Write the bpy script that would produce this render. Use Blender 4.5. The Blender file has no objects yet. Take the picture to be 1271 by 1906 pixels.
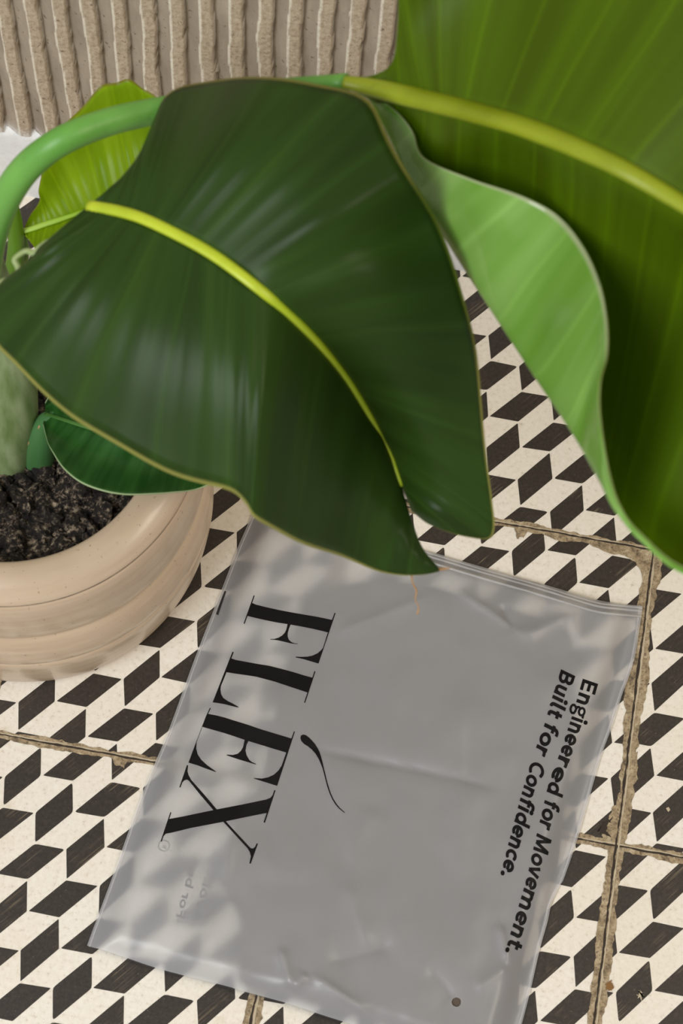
import bpy, bmesh, math, random
from mathutils import Vector, Matrix, noise

# ------------------------------------------------------------------ camera, light, exposure
sc = bpy.context.scene
COL = sc.collection
random.seed(7)
IW, IH, FPX = 1271.0, 1906.0, 3968.0896
CAM = Vector((-0.1574, -0.3683, 1.2735))
CR = Vector((0.98425, 0.17248, 0.03862)).normalized()
CF = Vector((-0.0342, 0.40018, -0.91579)).normalized()
CU = CR.cross(CF).normalized()
CR = CF.cross(CU).normalized()

cd = bpy.data.cameras.new('camera')
cam = bpy.data.objects.new('camera', cd)
COL.objects.link(cam)
m = Matrix((CR, CU, -CF)).transposed().to_4x4()
m.translation = CAM
cam.matrix_world = m
cd.sensor_fit = 'HORIZONTAL'
cd.sensor_width = 36.0
cd.lens = FPX * 36.0 / IW
cd.clip_start = 0.02
cd.dof.use_dof = True
cd.dof.focus_distance = 1.36
cd.dof.aperture_fstop = cd.lens / 5.6
sc.camera = cam

world = bpy.data.worlds.new('daylight')
sc.world = world
world.use_nodes = True
bg = world.node_tree.nodes['Background']
bg.inputs[0].default_value = (1.0, 0.955, 0.885, 1)
bg.inputs[1].default_value = 0.60

def area(name, loc, target, sx, sy, power, col):
    l = bpy.data.lights.new(name, 'AREA')
    l.shape = 'RECTANGLE'
    l.size, l.size_y = sx, sy
    l.energy = power
    l.color = col
    o = bpy.data.objects.new(name, l)
    o.location = loc
    o.rotation_euler = (Vector(target) - Vector(loc)).to_track_quat('-Z', 'Y').to_euler()
    COL.objects.link(o)
    return o

area('window_daylight', (-1.25, -1.2, 1.95), (-0.2, 0.0, 0.1), 1.1, 1.4, 56, (0.93, 0.97, 1.0))
area('warm_fill_right', (1.3, 0.1, 2.1), (-0.1, 0.1, 0.2), 1.0, 1.0, 24, (1.0, 0.87, 0.70))  # fill lamp added for warm ambient light from the upper right, no actual door

sc.view_settings.view_transform = 'Standard'
sc.view_settings.look = 'None'
sc.view_settings.gamma = 1.0
sc.view_settings.use_curve_mapping = False
sc.view_settings.exposure = -0.40
sc.cycles.max_bounces = 14
sc.cycles.transmission_bounces = 10
sc.cycles.transparent_max_bounces = 12

# ------------------------------------------------------------------ helpers
def at(px, py, z=0.0):
    """point at height z that the photograph shows at pixel (px, py)"""
    d = CR * ((px - IW / 2) / FPX) - CU * ((py - IH / 2) / FPX) + CF
    return CAM + d * ((z - CAM.z) / d.z)

def at_wall(px, py, y):
    d = CR * ((px - IW / 2) / FPX) - CU * ((py - IH / 2) / FPX) + CF
    return CAM + d * ((y - CAM.y) / d.y)

def to_px(P):
    q = Vector(P) - CAM
    k = FPX / q.dot(CF)
    return IW / 2 + q.dot(CR) * k, IH / 2 - q.dot(CU) * k

def lin(r, g, b):
    f = lambda c: (c / 255 / 12.92) if c / 255 <= 0.04045 else ((c / 255 + 0.055) / 1.055) ** 2.4
    return (f(r), f(g), f(b), 1.0)

def smooth(a, b, x):
    t = min(1.0, max(0.0, (x - a) / (b - a)))
    return t * t * (3 - 2 * t)

def nz(x, y, z=0.0):
    return noise.noise(Vector((x, y, z)))

def link(name, me, mat=None, parent=None):
    o = bpy.data.objects.new(name, me)
    COL.objects.link(o)
    if mat is not None:
        for mm in (mat if isinstance(mat, (list, tuple)) else [mat]):
            me.materials.append(mm)
    if parent is not None:
        o.parent = parent
    return o

def mesh(name, verts, faces, mat=None, parent=None, shade=True, mats=None):
    me = bpy.data.meshes.new(name)
    me.from_pydata([tuple(v) for v in verts], [], faces)
    if shade:
        me.polygons.foreach_set('use_smooth', [True] * len(me.polygons))
    if mats is not None:
        me.polygons.foreach_set('material_index', mats)
    me.update()
    return link(name, me, mat, parent)

def thing(name, label, cat, loc=(0, 0, 0)):
    o = bpy.data.objects.new(name, None)
    o.empty_display_size = 0.02
    COL.objects.link(o)
    o.location = loc
    o['label'] = label
    o['category'] = cat
    return o

def keep(o, root):
    """parent o to root without moving it (root sits at a plain location)"""
    o.parent = root
    base = root
    off = Vector((0, 0, 0))
    while base is not None:
        off += base.location
        base = base.parent
    o.matrix_parent_inverse = Matrix.Translation(-off)
    return o

def catmull(P, n):
    """n points along a Catmull-Rom spline through the points P (uniform in index)"""
    out = []
    k = len(P) - 1
    for i in range(n):
        t = i / (n - 1) * k
        j = min(k - 1, int(t))
        f = t - j
        p1, p2 = P[j], P[j + 1]
        p0 = P[j - 1] if j > 0 else p1 * 2 - p2
        p3 = P[j + 2] if j + 2 <= k else p2 * 2 - p1
        out.append(0.5 * ((2 * p1) + (p2 - p0) * f + (2 * p0 - 5 * p1 + 4 * p2 - p3) * f * f + (3 * p1 - p0 - 3 * p2 + p3) * f ** 3))
    return out

def tube(name, pts, radii, mat, parent=None, seg=16, n=None, flat=1.0, cap=True):
    """a tapered tube along a spline; flat squashes it across its width (towards the viewer side stays)"""
    n = n or len(pts) * 6
    P = catmull([Vector(p) for p in pts], n)
    R = catmull([Vector((r, 0, 0)) for r in radii], n)
    V, F = [], []
    ref = Vector((0, 0, 1))
    for i, p in enumerate(P):
        t = (P[min(i + 1, n - 1)] - P[max(i - 1, 0)]).normalized()
        a = t.cross(ref)
        if a.length < 1e-4:
            a = Vector((1, 0, 0))
        a.normalize()
        b = a.cross(t).normalized()
        for k in range(seg):
            an = 2 * math.pi * k / seg
            V.append(p + a * (R[i].x * math.cos(an)) + b * (R[i].x * flat * math.sin(an)))
    for i in range(n - 1):
        for k in range(seg):
            F.append((i * seg + k, i * seg + (k + 1) % seg, (i + 1) * seg + (k + 1) % seg, (i + 1) * seg + k))
    if cap:
        F.append(tuple(range(seg))[::-1])
        F.append(tuple((n - 1) * seg + k for k in range(seg)))
    return mesh(name, V, F, mat, parent)

class NT:
    def __init__(s, name):
        s.m = bpy.data.materials.new(name)
        s.m.use_nodes = True
        s.t = s.m.node_tree
        s.p = s.t.nodes.get('Principled BSDF')
        s.out = s.t.nodes.get('Material Output')
    def n(s, typ, **kw):
        nd = s.t.nodes.new(typ)
        for k, v in kw.items():
            if k in nd.inputs.keys():
                nd.inputs[k].default_value = v
            else:
                setattr(nd, k, v)
        return nd
    def l(s, a, b):
        s.t.links.new(a, b)
        return s
    def noise(s, scale, detail=4, rough=0.55, vec=None, dist=0.0):
        nd = s.n('ShaderNodeTexNoise')
        nd.inputs['Scale'].default_value = scale
        nd.inputs['Detail'].default_value = detail
        nd.inputs['Roughness'].default_value = rough
        nd.inputs['Distortion'].default_value = dist
        s.l(vec if vec is not None else s.obj(), nd.inputs['Vector'])
        return nd.outputs[0]
    def obj(s):
        if not hasattr(s, '_tc'):
            s._tc = s.n('ShaderNodeTexCoord')
        return s._tc.outputs['Object']
    def uv(s):
        s.obj()
        return s._tc.outputs['UV']
    def ramp(s, fac, stops):
        r = s.n('ShaderNodeValToRGB')
        e = r.color_ramp.elements
        while len(e) < len(stops):
            e.new(0.5)
        for el, (p, c) in zip(e, stops):
            el.position = p
            el.color = c
        s.l(fac, r.inputs[0])
        return r.outputs[0]
    def val(s, fac, a, b, lo=0.0, hi=1.0):
        r = s.n('ShaderNodeMapRange')
        for i, v in enumerate((a, b, lo, hi)):
            r.inputs[i + 1].default_value = v
        s.l(fac, r.inputs[0])
        return r.outputs[0]
    def mix(s, fac, a, b, mode='MIX'):
        r = s.n('ShaderNodeMix', data_type='RGBA', blend_type=mode)
        for sock, v in ((r.inputs[0], fac), (r.inputs[6], a), (r.inputs[7], b)):
            if hasattr(v, 'is_linked'):
                s.l(v, sock)
            else:
                sock.default_value = v
        return r.outputs[2]
    def math(s, op, a, b=0.0):
        r = s.n('ShaderNodeMath', operation=op)
        for sock, v in ((r.inputs[0], a), (r.inputs[1], b)):
            if hasattr(v, 'is_linked'):
                s.l(v, sock)
            else:
                sock.default_value = v
        return r.outputs[0]
    def mapping(s, vec, scale=(1, 1, 1), rot=(0, 0, 0)):
        r = s.n('ShaderNodeMapping')
        r.inputs['Scale'].default_value = scale
        r.inputs['Rotation'].default_value = rot
        s.l(vec, r.inputs['Vector'])
        return r.outputs[0]
    def bump(s, h, strength=0.3, dist=0.001):
        b = s.n('ShaderNodeBump')
        b.inputs['Strength'].default_value = strength
        b.inputs['Distance'].default_value = dist
        s.l(h, b.inputs['Height'])
        return b.outputs[0]
    def set(s, **kw):
        for k, v in kw.items():
            k = k.replace('_', ' ')
            if hasattr(v, 'is_linked'):
                s.l(v, s.p.inputs[k])
            else:
                s.p.inputs[k].default_value = v
        return s

# ------------------------------------------------------------------ materials
def mat_tile_white():
    t = NT('tile_cream_cement')
    big = t.noise(9, 5)
    fine = t.noise(320, 4, 0.7)
    c = t.ramp(fine, [(0.25, lin(190, 180, 164)), (0.42, lin(227, 219, 206)), (0.7, lin(236, 230, 219))])
    st = t.noise(24, 6, 0.65, dist=0.6)
    c = t.mix(t.val(st, 0.60, 0.78, 0, 0.55), c, lin(186, 160, 122))
    sp = t.noise(900, 2, 0.5)
    c = t.mix(t.val(sp, 0.70, 0.76, 0, 0.6), c, lin(128, 112, 92))
    c = t.mix(t.val(big, 0.4, 0.7, 0, 0.25), c, lin(214, 196, 166))
    t.set(Base_Color=c, Roughness=t.val(fine, 0.2, 0.8, 0.32, 0.5), Normal=t.bump(fine, 0.15, 0.0004))
    return t.m

def mat_tile_black():
    t = NT('tile_black_paint')
    ang = math.atan2(0.0231, 0.0186)
    v = t.mapping(t.obj(), (1, 1, 1), (0, 0, -ang))
    v2 = t.mapping(v, (18, 900, 1))
    streak = t.noise(1.0, 3, 0.6, v2)
    gate = t.noise(38, 2)
    fine = t.noise(420, 3, 0.7)
    k = t.math('MULTIPLY', t.val(streak, 0.52, 0.75), t.val(gate, 0.52, 0.68))
    c = t.ramp(fine, [(0.3, lin(36, 30, 25)), (0.7, lin(58, 50, 43))])
    c = t.mix(t.math('MULTIPLY', k, 0.75), c, lin(150, 132, 106))
    sp = t.noise(700, 2, 0.5)
    c = t.mix(t.val(sp, 0.70, 0.75, 0, 0.45), c, lin(140, 130, 115))
    t.set(Base_Color=c, Roughness=0.45, Normal=t.bump(streak, 0.1, 0.0003))
    return t.m

def mat_grout():
    t = NT('old_cement_joint')
    a = t.noise(160, 5, 0.7)
    b = t.noise(600, 4, 0.7)
    c = t.ramp(a, [(0.3, lin(92, 78, 60)), (0.5, lin(158, 138, 108)), (0.72, lin(196, 180, 150))])
    c = t.mix(t.val(b, 0.52, 0.66, 0, 0.75), c, lin(70, 58, 44))
    t.set(Base_Color=c, Roughness=0.85, Normal=t.bump(a, 0.8, 0.0012))
    return t.m

def mat_plain(name, col, rough=0.6, **kw):
    t = NT(name)
    f = t.noise(500, 3)
    c = t.mix(t.val(f, 0.3, 0.7, 0, 0.25), col, tuple(x * 0.75 for x in col[:3]) + (1,))
    t.set(Base_Color=c, Roughness=rough, **kw)
    return t.m

def mat_wall():
    t = NT('ribbed_travertine')
    at_ = t.n('ShaderNodeAttribute', attribute_name='rib')
    sep = t.n('ShaderNodeSeparateColor')
    t.l(at_.outputs[0], sep.inputs[0])
    crest, rough, low = sep.outputs[0], sep.outputs[1], sep.outputs[2]
    v = t.mapping(t.obj(), (1, 1, 0.35))
    a = t.noise(60, 5, 0.6, v)
    b = t.noise(340, 5, 0.75)
    c1 = t.ramp(a, [(0.3, lin(150, 135, 117)), (0.7, lin(180, 165, 146))])
    c2 = t.ramp(b, [(0.3, lin(156, 134, 110)), (0.5, lin(192, 173, 149)), (0.75, lin(214, 198, 175))])
    c = t.mix(rough, c1, c2)
    pit = t.noise(260, 3, 0.6)
    c = t.mix(t.math('MULTIPLY', t.val(pit, 0.64, 0.7), 0.7), c, lin(92, 72, 52))
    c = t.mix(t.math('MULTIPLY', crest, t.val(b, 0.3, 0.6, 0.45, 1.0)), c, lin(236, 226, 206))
    c = t.mix(t.math('MULTIPLY', low, t.val(b, 0.35, 0.6, 0.2, 1.0)), c, lin(238, 236, 232))
    t.set(Base_Color=c, Roughness=0.8, Normal=t.bump(b, 0.35, 0.0009))
    return t.m

def mat_white_plaster():
    t = NT('white_painted_plaster')
    a = t.noise(150, 5, 0.65)
    c = t.ramp(a, [(0.3, lin(238, 238, 236)), (0.7, lin(250, 250, 249))])
    t.set(Base_Color=c, Roughness=0.7, Normal=t.bump(a, 0.35, 0.0008))
    return t.m

def mat_leaf(name, dark, light, edge, trans=0.25, trans_col=None, rough=0.34, veins=46, spec=0.5, vc=0.10, bmp=0.16):
    """UV.x runs along the midrib, UV.y from the midrib (0) to the margin (1)"""
    t = NT(name)
    sep = t.n('ShaderNodeSeparateXYZ')
    t.l(t.uv(), sep.inputs[0])
    u, v = sep.outputs[0], sep.outputs[1]
    wob = t.noise(5, 2, 0.5)
    uu = t.math('ADD', t.math('MULTIPLY', u, veins), t.math('MULTIPLY', wob, 1.6))
    tri = t.math('PINGPONG', uu, 1.0)
    fine = t.math('PINGPONG', t.math('MULTIPLY', uu, 5.0), 1.0)
    band = t.noise(1.0, 2, 0.5, t.mapping(t.uv(), (22, 0.6, 1)))
    c = t.mix(t.val(band, 0.35, 0.65), dark, light)
    line = t.val(tri, 0.86, 1.0)
    c = t.mix(t.math('MULTIPLY', line, vc), c, tuple(min(1, x * 1.9) for x in light[:3]) + (1,))
    c = t.mix(t.val(v, 0.978, 0.99), c, edge)
    c = t.mix(t.val(v, 0.06, 0.0, 0, 0.6), c, tuple(min(1, x * 1.6) for x in light[:3]) + (1,))
    h = t.math('ADD', t.math('MULTIPLY', t.val(tri, 0.55, 1.0), 1.0), t.math('MULTIPLY', fine, 0.12))
    n = t.bump(h, bmp, 0.0011)
    t.set(Base_Color=c, Roughness=rough, Normal=n, Specular_IOR_Level=spec)
    tr = t.n('ShaderNodeBsdfTranslucent')
    if trans_col is not None:
        t.l(t.mix(t.math('MULTIPLY', line, 0.3), trans_col, tuple(min(1, x * 1.6) for x in trans_col[:3]) + (1,)), tr.inputs['Color'])
    else:
        t.l(c, tr.inputs['Color'])
    t.l(n, tr.inputs['Normal'])
    mx = t.n('ShaderNodeMixShader')
    mx.inputs[0].default_value = trans
    t.l(t.p.outputs[0], mx.inputs[1])
    t.l(tr.outputs[0], mx.inputs[2])
    t.l(mx.outputs[0], t.out.inputs['Surface'])
    return t.m

def mat_stalk(name, a, b, rough=0.4, scale=26):
    t = NT(name)
    f = t.noise(scale, 3, 0.5, t.mapping(t.obj(), (1, 1, .15)))
    g = t.noise(300, 3, 0.6, t.mapping(t.obj(), (1, 1, .3)))
    c = t.ramp(f, [(0.35, a), (0.65, b)])
    c = t.mix(t.val(g, 0.62, 0.75, 0, 0.3), c, tuple(x * 0.6 for x in a[:3]) + (1,))
    t.set(Base_Color=c, Roughness=rough, Subsurface_Weight=0.15, Subsurface_Radius=(0.002, 0.004, 0.001))
    return t.m

def mat_pot():
    t = NT('cream_glazed_stoneware')
    v = t.mapping(t.obj(), (1, 1, 14))
    a = t.noise(14, 4, 0.55, v)
    c = t.ramp(a, [(0.3, lin(196, 171, 144)), (0.5, lin(204, 180, 153)), (0.72, lin(211, 189, 163))])
    sp = t.noise(420, 2, 0.5)
    c = t.mix(t.val(sp, 0.69, 0.74, 0, 0.55), c, lin(120, 92, 66))
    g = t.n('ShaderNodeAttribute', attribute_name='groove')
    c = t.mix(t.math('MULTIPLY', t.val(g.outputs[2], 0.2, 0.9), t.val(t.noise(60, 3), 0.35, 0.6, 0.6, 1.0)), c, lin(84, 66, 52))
    t.set(Base_Color=c, Roughness=0.32, Coat_Weight=0.22, Coat_Roughness=0.12, Normal=t.bump(a, 0.05, 0.0006))
    return t.m

def mat_soil():
    t = NT('dark_potting_soil')
    a = t.noise(210, 6, 0.75)
    b = t.noise(80, 3, 0.6)
    c = t.ramp(a, [(0.40, lin(10, 7, 5)), (0.51, lin(54, 42, 32)), (0.62, lin(186, 166, 140))])
    c = t.mix(t.val(b, 0.46, 0.6, 0, 0.75), c, lin(22, 16, 12))
    t.set(Base_Color=c, Roughness=0.9, Normal=t.bump(a, 1.0, 0.003))
    return t.m

def mat_film(name, haze, tint, rough=0.9, ior=1.4, refl=0.55, clear=False):
    """frosted polythene: part scatters, part lets the blurred scene through, with a soft sheen"""
    t = NT(name)
    t.t.nodes.remove(t.p)
    n = t.bump(t.noise(55, 4, 0.5), 0.12, 0.0012)
    di = t.n('ShaderNodeBsdfDiffuse')
    di.inputs[0].default_value = tint
    tl = t.n('ShaderNodeBsdfTranslucent')
    tl.inputs[0].default_value = tint
    if clear:
        rf = t.n('ShaderNodeBsdfTransparent')
        rf.inputs[0].default_value = (0.97, 0.97, 0.98, 1)
    else:
        rf = t.n('ShaderNodeBsdfGlass', distribution='MULTI_GGX')
        rf.inputs['Color'].default_value = (1.0, 1.0, 1.0, 1)
        rf.inputs['Roughness'].default_value = rough
        rf.inputs['IOR'].default_value = ior
    gl = t.n('ShaderNodeBsdfGlossy')
    gl.inputs['Roughness'].default_value = 0.34
    for s_ in (di, gl):
        t.l(n, s_.inputs['Normal'])
    fr = t.n('ShaderNodeFresnel')
    fr.inputs[0].default_value = 1.45
    m1 = t.n('ShaderNodeMixShader')
    m1.inputs[0].default_value = 1 - refl
    t.l(di.outputs[0], m1.inputs[1])
    t.l(tl.outputs[0], m1.inputs[2])
    m2 = t.n('ShaderNodeMixShader')
    m2.inputs[0].default_value = haze
    t.l(rf.outputs[0], m2.inputs[1])
    t.l(m1.outputs[0], m2.inputs[2])
    m3 = t.n('ShaderNodeMixShader')
    t.l(t.math('MULTIPLY', fr.outputs[0], 0.4 if clear else 1.3), m3.inputs[0])
    t.l(m2.outputs[0], m3.inputs[1])
    t.l(gl.outputs[0], m3.inputs[2])
    t.l(m3.outputs[0], t.out.inputs['Surface'])
    return t.m

def mat_fabric():
    t = NT('grey_knit_fabric')
    v = t.mapping(t.obj(), (1400, 1400, 1400))
    a = t.noise(1.0, 2, 0.5, v)
    b = t.noise(30, 3)
    c = t.mix(t.val(b, 0.35, 0.65), lin(82, 70, 61), lin(94, 82, 72))
    t.set(Base_Color=c, Roughness=0.95, Normal=t.bump(a, 0.3, 0.0004))
    return t.m

# ------------------------------------------------------------------ floor
TS = 0.2
D = Vector((0.018583, 0.023116))
Hh = Vector((0.019490, -0.000389))
Vv = Vector((0.004445, -0.018325))
ORI = {(-2, -1): (-0.3980, -0.0256), (-2, 0): (-0.4005, 0.0228), (0, 0): (-0.0113, 0.1089), (0, -1): (0.0028, -0.0236),
       (-1, -1): (-0.0250, -0.0072), (-1, 0): (-0.1120, 0.1821), (-1, 1): (-0.1147, 0.2335)}

def clip(poly, x0, x1, y0, y1):
    for ax, lim, sgn in ((0, x0, 1), (0, x1, -1), (1, y0, 1), (1, y1, -1)):
        out = []
        for i in range(len(poly)):
            a, b = poly[i - 1], poly[i]
            da, db = (a[ax] - lim) * sgn, (b[ax] - lim) * sgn
            if (da >= 0) != (db >= 0):
                t = da / (da - db)
                out.append((a[0] + (b[0] - a[0]) * t, a[1] + (b[1] - a[1]) * t))
            if db >= 0:
                out.append(b)
        poly = out
        if not poly:
            break
    return poly

def build_floor():
    V, F, MI = [], [], []
    def add(poly, z, mi):
        b = len(V)
        V.extend((p[0], p[1], z) for p in poly)
        F.append(tuple(range(b, b + len(poly))))
        MI.append(mi)
    X0, X1, Y0, Y1 = -1.0, 0.8, -0.8, 0.4
    add([(X0, Y0), (X1, Y0), (X1, Y1), (X0, Y1)], 0.0, 0)
    for a in range(-5, 4):
        for b in range(-4, 2):
            if (a, b) in ORI:
                o = Vector(ORI[(a, b)])
            else:
                o = Vector((a * TS + 0.002 + random.uniform(-.004, .004), b * TS + 0.1744 + random.uniform(-.004, .004)))
            cx, cy = (a + .5) * TS, (b + .5) * TS
            rnd = {}
            def P(i, j):
                if (i, j) not in rnd:
                    rnd[(i, j)] = Vector((random.gauss(0, .00022), random.gauss(0, .00022)))
                return o + D * i + Hh * ((j + 1) // 2) + Vv * (j // 2) + rnd[(i, j)]
            for j in range(-34, 35):
                for i in range(-34, 35):
                    if (i + j) % 2 == 0:
                        continue
                    q = [P(i, j), P(i + 1, j), P(i + 1, j + 1), P(i, j + 1)]
                    c = (q[0] + q[2]) / 2
                    if abs(c.x - cx) > .13 or abs(c.y - cy) > .13:
                        continue
                    # brush-painted: slightly inset from the cell, corners a little rounded
                    ins, rad = random.uniform(.0002, .00045), random.choice((.0006, .0009, .0018))
                    pts = []
                    for k in range(4):
                        p, pa, pb = q[k], q[k - 1], q[(k + 1) % 4]
                        p = p + (c - p).normalized() * ins * 1.8
                        ta, tb = (pa - p).normalized(), (pb - p).normalized()
                        pts += [p + ta * rad, p + (ta + tb) * rad * 0.22, p + tb * rad]
                    poly = clip([(p.x, p.y) for p in pts], a * TS + .0012, (a + 1) * TS - .0012, b * TS + .0012, (b + 1) * TS - .0012)
                    if len(poly) > 2:
                        if sum(poly[k - 1][0] * poly[k][1] - poly[k][0] * poly[k - 1][1] for k in range(len(poly))) < 0:
                            poly.reverse()
                        add(poly, 0.00012, 1)
    # the worn joints between the tiles: ragged smears of cement with a crack and a pale ridge along the middle
    def strip(ax, c, lo, hi, half, z, mi, rag, step=.0022, seed=0.0, off=0.0):
        n = int((hi - lo) / step)
        for k in range(n):
            s = [lo + (hi - lo) * (k + q) / n for q in (0, 1)]
            e = []
            for t in s:
                big = nz(t * 24, seed, 1.3)
                w1 = half * (1 + .55 * big) + rag * nz(t * 330, seed, 2.1) + rag * 1.2 * nz(t * 90, seed, 7.7)
                w2 = half * (1 + .55 * nz(t * 24, seed, 5.9)) + rag * nz(t * 330, seed, 4.4) + rag * 1.2 * nz(t * 90, seed, 8.8)
                w = off + half * .3 * nz(t * 15, seed, 9.0)
                e.append((t, c + w - max(.0001, w1), c + w + max(.0001, w2)))
            q = [(e[0][0], e[0][1]), (e[1][0], e[1][1]), (e[1][0], e[1][2]), (e[0][0], e[0][2])]
            if ax == 'x':
                q = [(b_, a_) for a_, b_ in q][::-1]
            add(q, z, mi)
    for k in range(-4, 2):
        strip('y', k * TS, X0, X1, .0030, .00030, 2, .0011, seed=k * 3.1)
        strip('y', k * TS, X0, X1, .00055, .00042, 3, .0005, seed=k * 3.1 + 50)
        strip('y', k * TS, X0, X1, .00035, .00046, 4, .0005, seed=k * 3.1 + 80, off=.0009)
    for k in range(-5, 4):
        strip('x', k * TS, Y0, Y1, .0050, .00034, 2, .0013, seed=k * 5.7 + 20)
        strip('x', k * TS, Y0, Y1, .0006, .00048, 3, .0006, seed=k * 5.7 + 60, off=-.0008)
        strip('x', k * TS, Y0, Y1, .0005, .00052, 4, .0005, seed=k * 5.7 + 90, off=.0006)
    def blob(px, mi, z, jag=.0006):
        pts = [at(*p) for p in px]
        out = []
        for i, p in enumerate(pts):
            nx = pts[(i + 1) % len(pts)]
            for k in range(5):
                t = k / 5
                q = p.lerp(nx, t)
                out.append((q.x + random.uniform(-jag, jag), q.y + random.uniform(-jag, jag)))
        if sum(out[k - 1][0] * out[k][1] - out[k][0] * out[k - 1][1] for k in range(len(out))) < 0:
            out.reverse()
        add(out, z, mi)
    blob([(1120, 1003), (1150, 1030), (1180, 1045), (1194, 1066), (1203, 1118), (1215, 1118), (1215, 1020)], 2, .00036)
    blob([(990, 985), (1045, 1010), (1085, 1008), (1130, 1030), (1170, 1034), (1170, 1015), (1080, 1000)], 2, .00035)
    blob([(1122, 1562), (1118, 1545), (1130, 1530), (1142, 1500), (1150, 1500), (1150, 1575)], 2, .00037)
    blob([(1112, 1548), (1122, 1531), (1141, 1521), (1131, 1536), (1127, 1547), (1140, 1561), (1120, 1553)], 3, .00050)
    blob([(1162, 1262), (1170, 1250), (1180, 1230), (1192, 1180), (1200, 1180), (1190, 1300), (1172, 1330), (1160, 1312)], 2, .00037)
    blob([(1176, 1400), (1186, 1400), (1186, 1450), (1174, 1465), (1166, 1440)], 2, .00038)
    blob([(1127, 1832), (1136, 1824), (1141, 1836), (1138, 1846), (1128, 1842)], 5, .0009)
    blob([(205, 1405), (240, 1412), (232, 1430), (214, 1424)], 2, .00036)
    blob([(957, 978), (985, 983), (975, 1000), (961, 1003)], 2, .00036)
    blob([(1239, 1505), (1244, 1502), (1247, 1508), (1243, 1512)], 4, .00055, .0001)
    blob([(1183, 1853), (1192, 1843), (1199, 1853), (1192, 1860)], 4, .0004, .0012)
    o = mesh('floor', V, F, [mat_tile_white(), mat_tile_black(), mat_grout(), mat_plain('joint_crack', lin(52, 42, 33), .9),
                             mat_plain('pale_cement_crumbs', lin(186, 171, 145), .8), mat_plain('rusty_grit', lin(128, 92, 48), .8)], None, False, MI)
    o['kind'] = 'structure'
    return o
build_floor()

# ------------------------------------------------------------------ wall and baseboard
WY = 0.386
def build_wall():
    P = 0.01775
    x0 = at_wall(150, 150, WY).x
    xa, xb, za, zb, dx, dz = -1.0, 0.7, 0.079, 0.62, 0.00085, 0.0040
    nx, nzv = int((xb - xa) / dx), int((zb - za) / dz)
    V, C = [], []
    for k in range(nzv + 1):
        z = za + k * dz
        for i in range(nx + 1):
            x = xa + i * dx
            q = (x - x0) / P
            ridx = math.floor(q)
            wob = .10 * nz(z * 14, ridx * .37) + .05 * nz(z * 42, ridx * 1.7)
            u = q + wob
            r = math.floor(u)
            u -= r
            cre = .50 + .05 * nz(z * 20, r * 2.3)
            edge = .93 + .05 * nz(z * 130, r * 3.7) + .03 * nz(z * 30, r * 1.1)
            if u < cre:
                e = .0018 + .0044 * (u / cre) ** 1.1
                col = [0, 0, 0]
            elif u < edge:
                e = .0066 - .0010 * ((u - cre) / (edge - cre)) + .0008 * nz(x * 500, z * 320) + .0005 * nz(x * 1100, z * 900)
                col = [0, 1, 0]
            else:
                e = .0010
                col = [0, .3, 0]
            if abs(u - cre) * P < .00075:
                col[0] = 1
            col[2] = smooth(.014, .0, z - za + .006 * nz(x * 90, 3.3))
            V.append((x, WY - e, z))
            C += col + [1]
    F = []
    w = nx + 1
    for k in range(nzv):
        for i in range(nx):
            a = k * w + i
            F.append((a, a + 1, a + w + 1, a + w))
    o = mesh('wall_back', V, F, mat_wall())
    at_ = o.data.color_attributes.new('rib', 'FLOAT_COLOR', 'POINT')
    at_.data.foreach_set('color', C)
    o['kind'] = 'structure'
    # white painted plinth below the ribs
    V, F = [], []
    prof = [(-.004, .0), (-.0045, .02), (-.005, .055), (-.005, .072), (-.0045, .0785), (-.002, .0815), (.004, .083), (.03, .083)]
    n = 800
    for i in range(n + 1):
        x = -1.0 + 1.7 * i / n
        for j, (e, z) in enumerate(prof):
            k = 1 if 3 <= j <= 6 else .15
            V.append((x, WY + e + .0008 * k * nz(x * 120, j * .8), z + (.0012 * k * nz(x * 160, j * 1.3, 4) if j else 0)))
    m_ = len(prof)
    for i in range(n):
        for j in range(m_ - 1):
            a = i * m_ + j
            F.append((a, a + m_, a + m_ + 1, a + 1))
    b = mesh('baseboard_back', V, F, mat_white_plaster())
    b['kind'] = 'structure'
build_wall()

# ------------------------------------------------------------------ potted plant
PC = Vector((-0.3993, 0.1431, 0.0))
plant = thing('potted_plant', 'large-leaved green house plant in a wide cream glazed pot beside the frosted bag', 'plant', PC)

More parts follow.
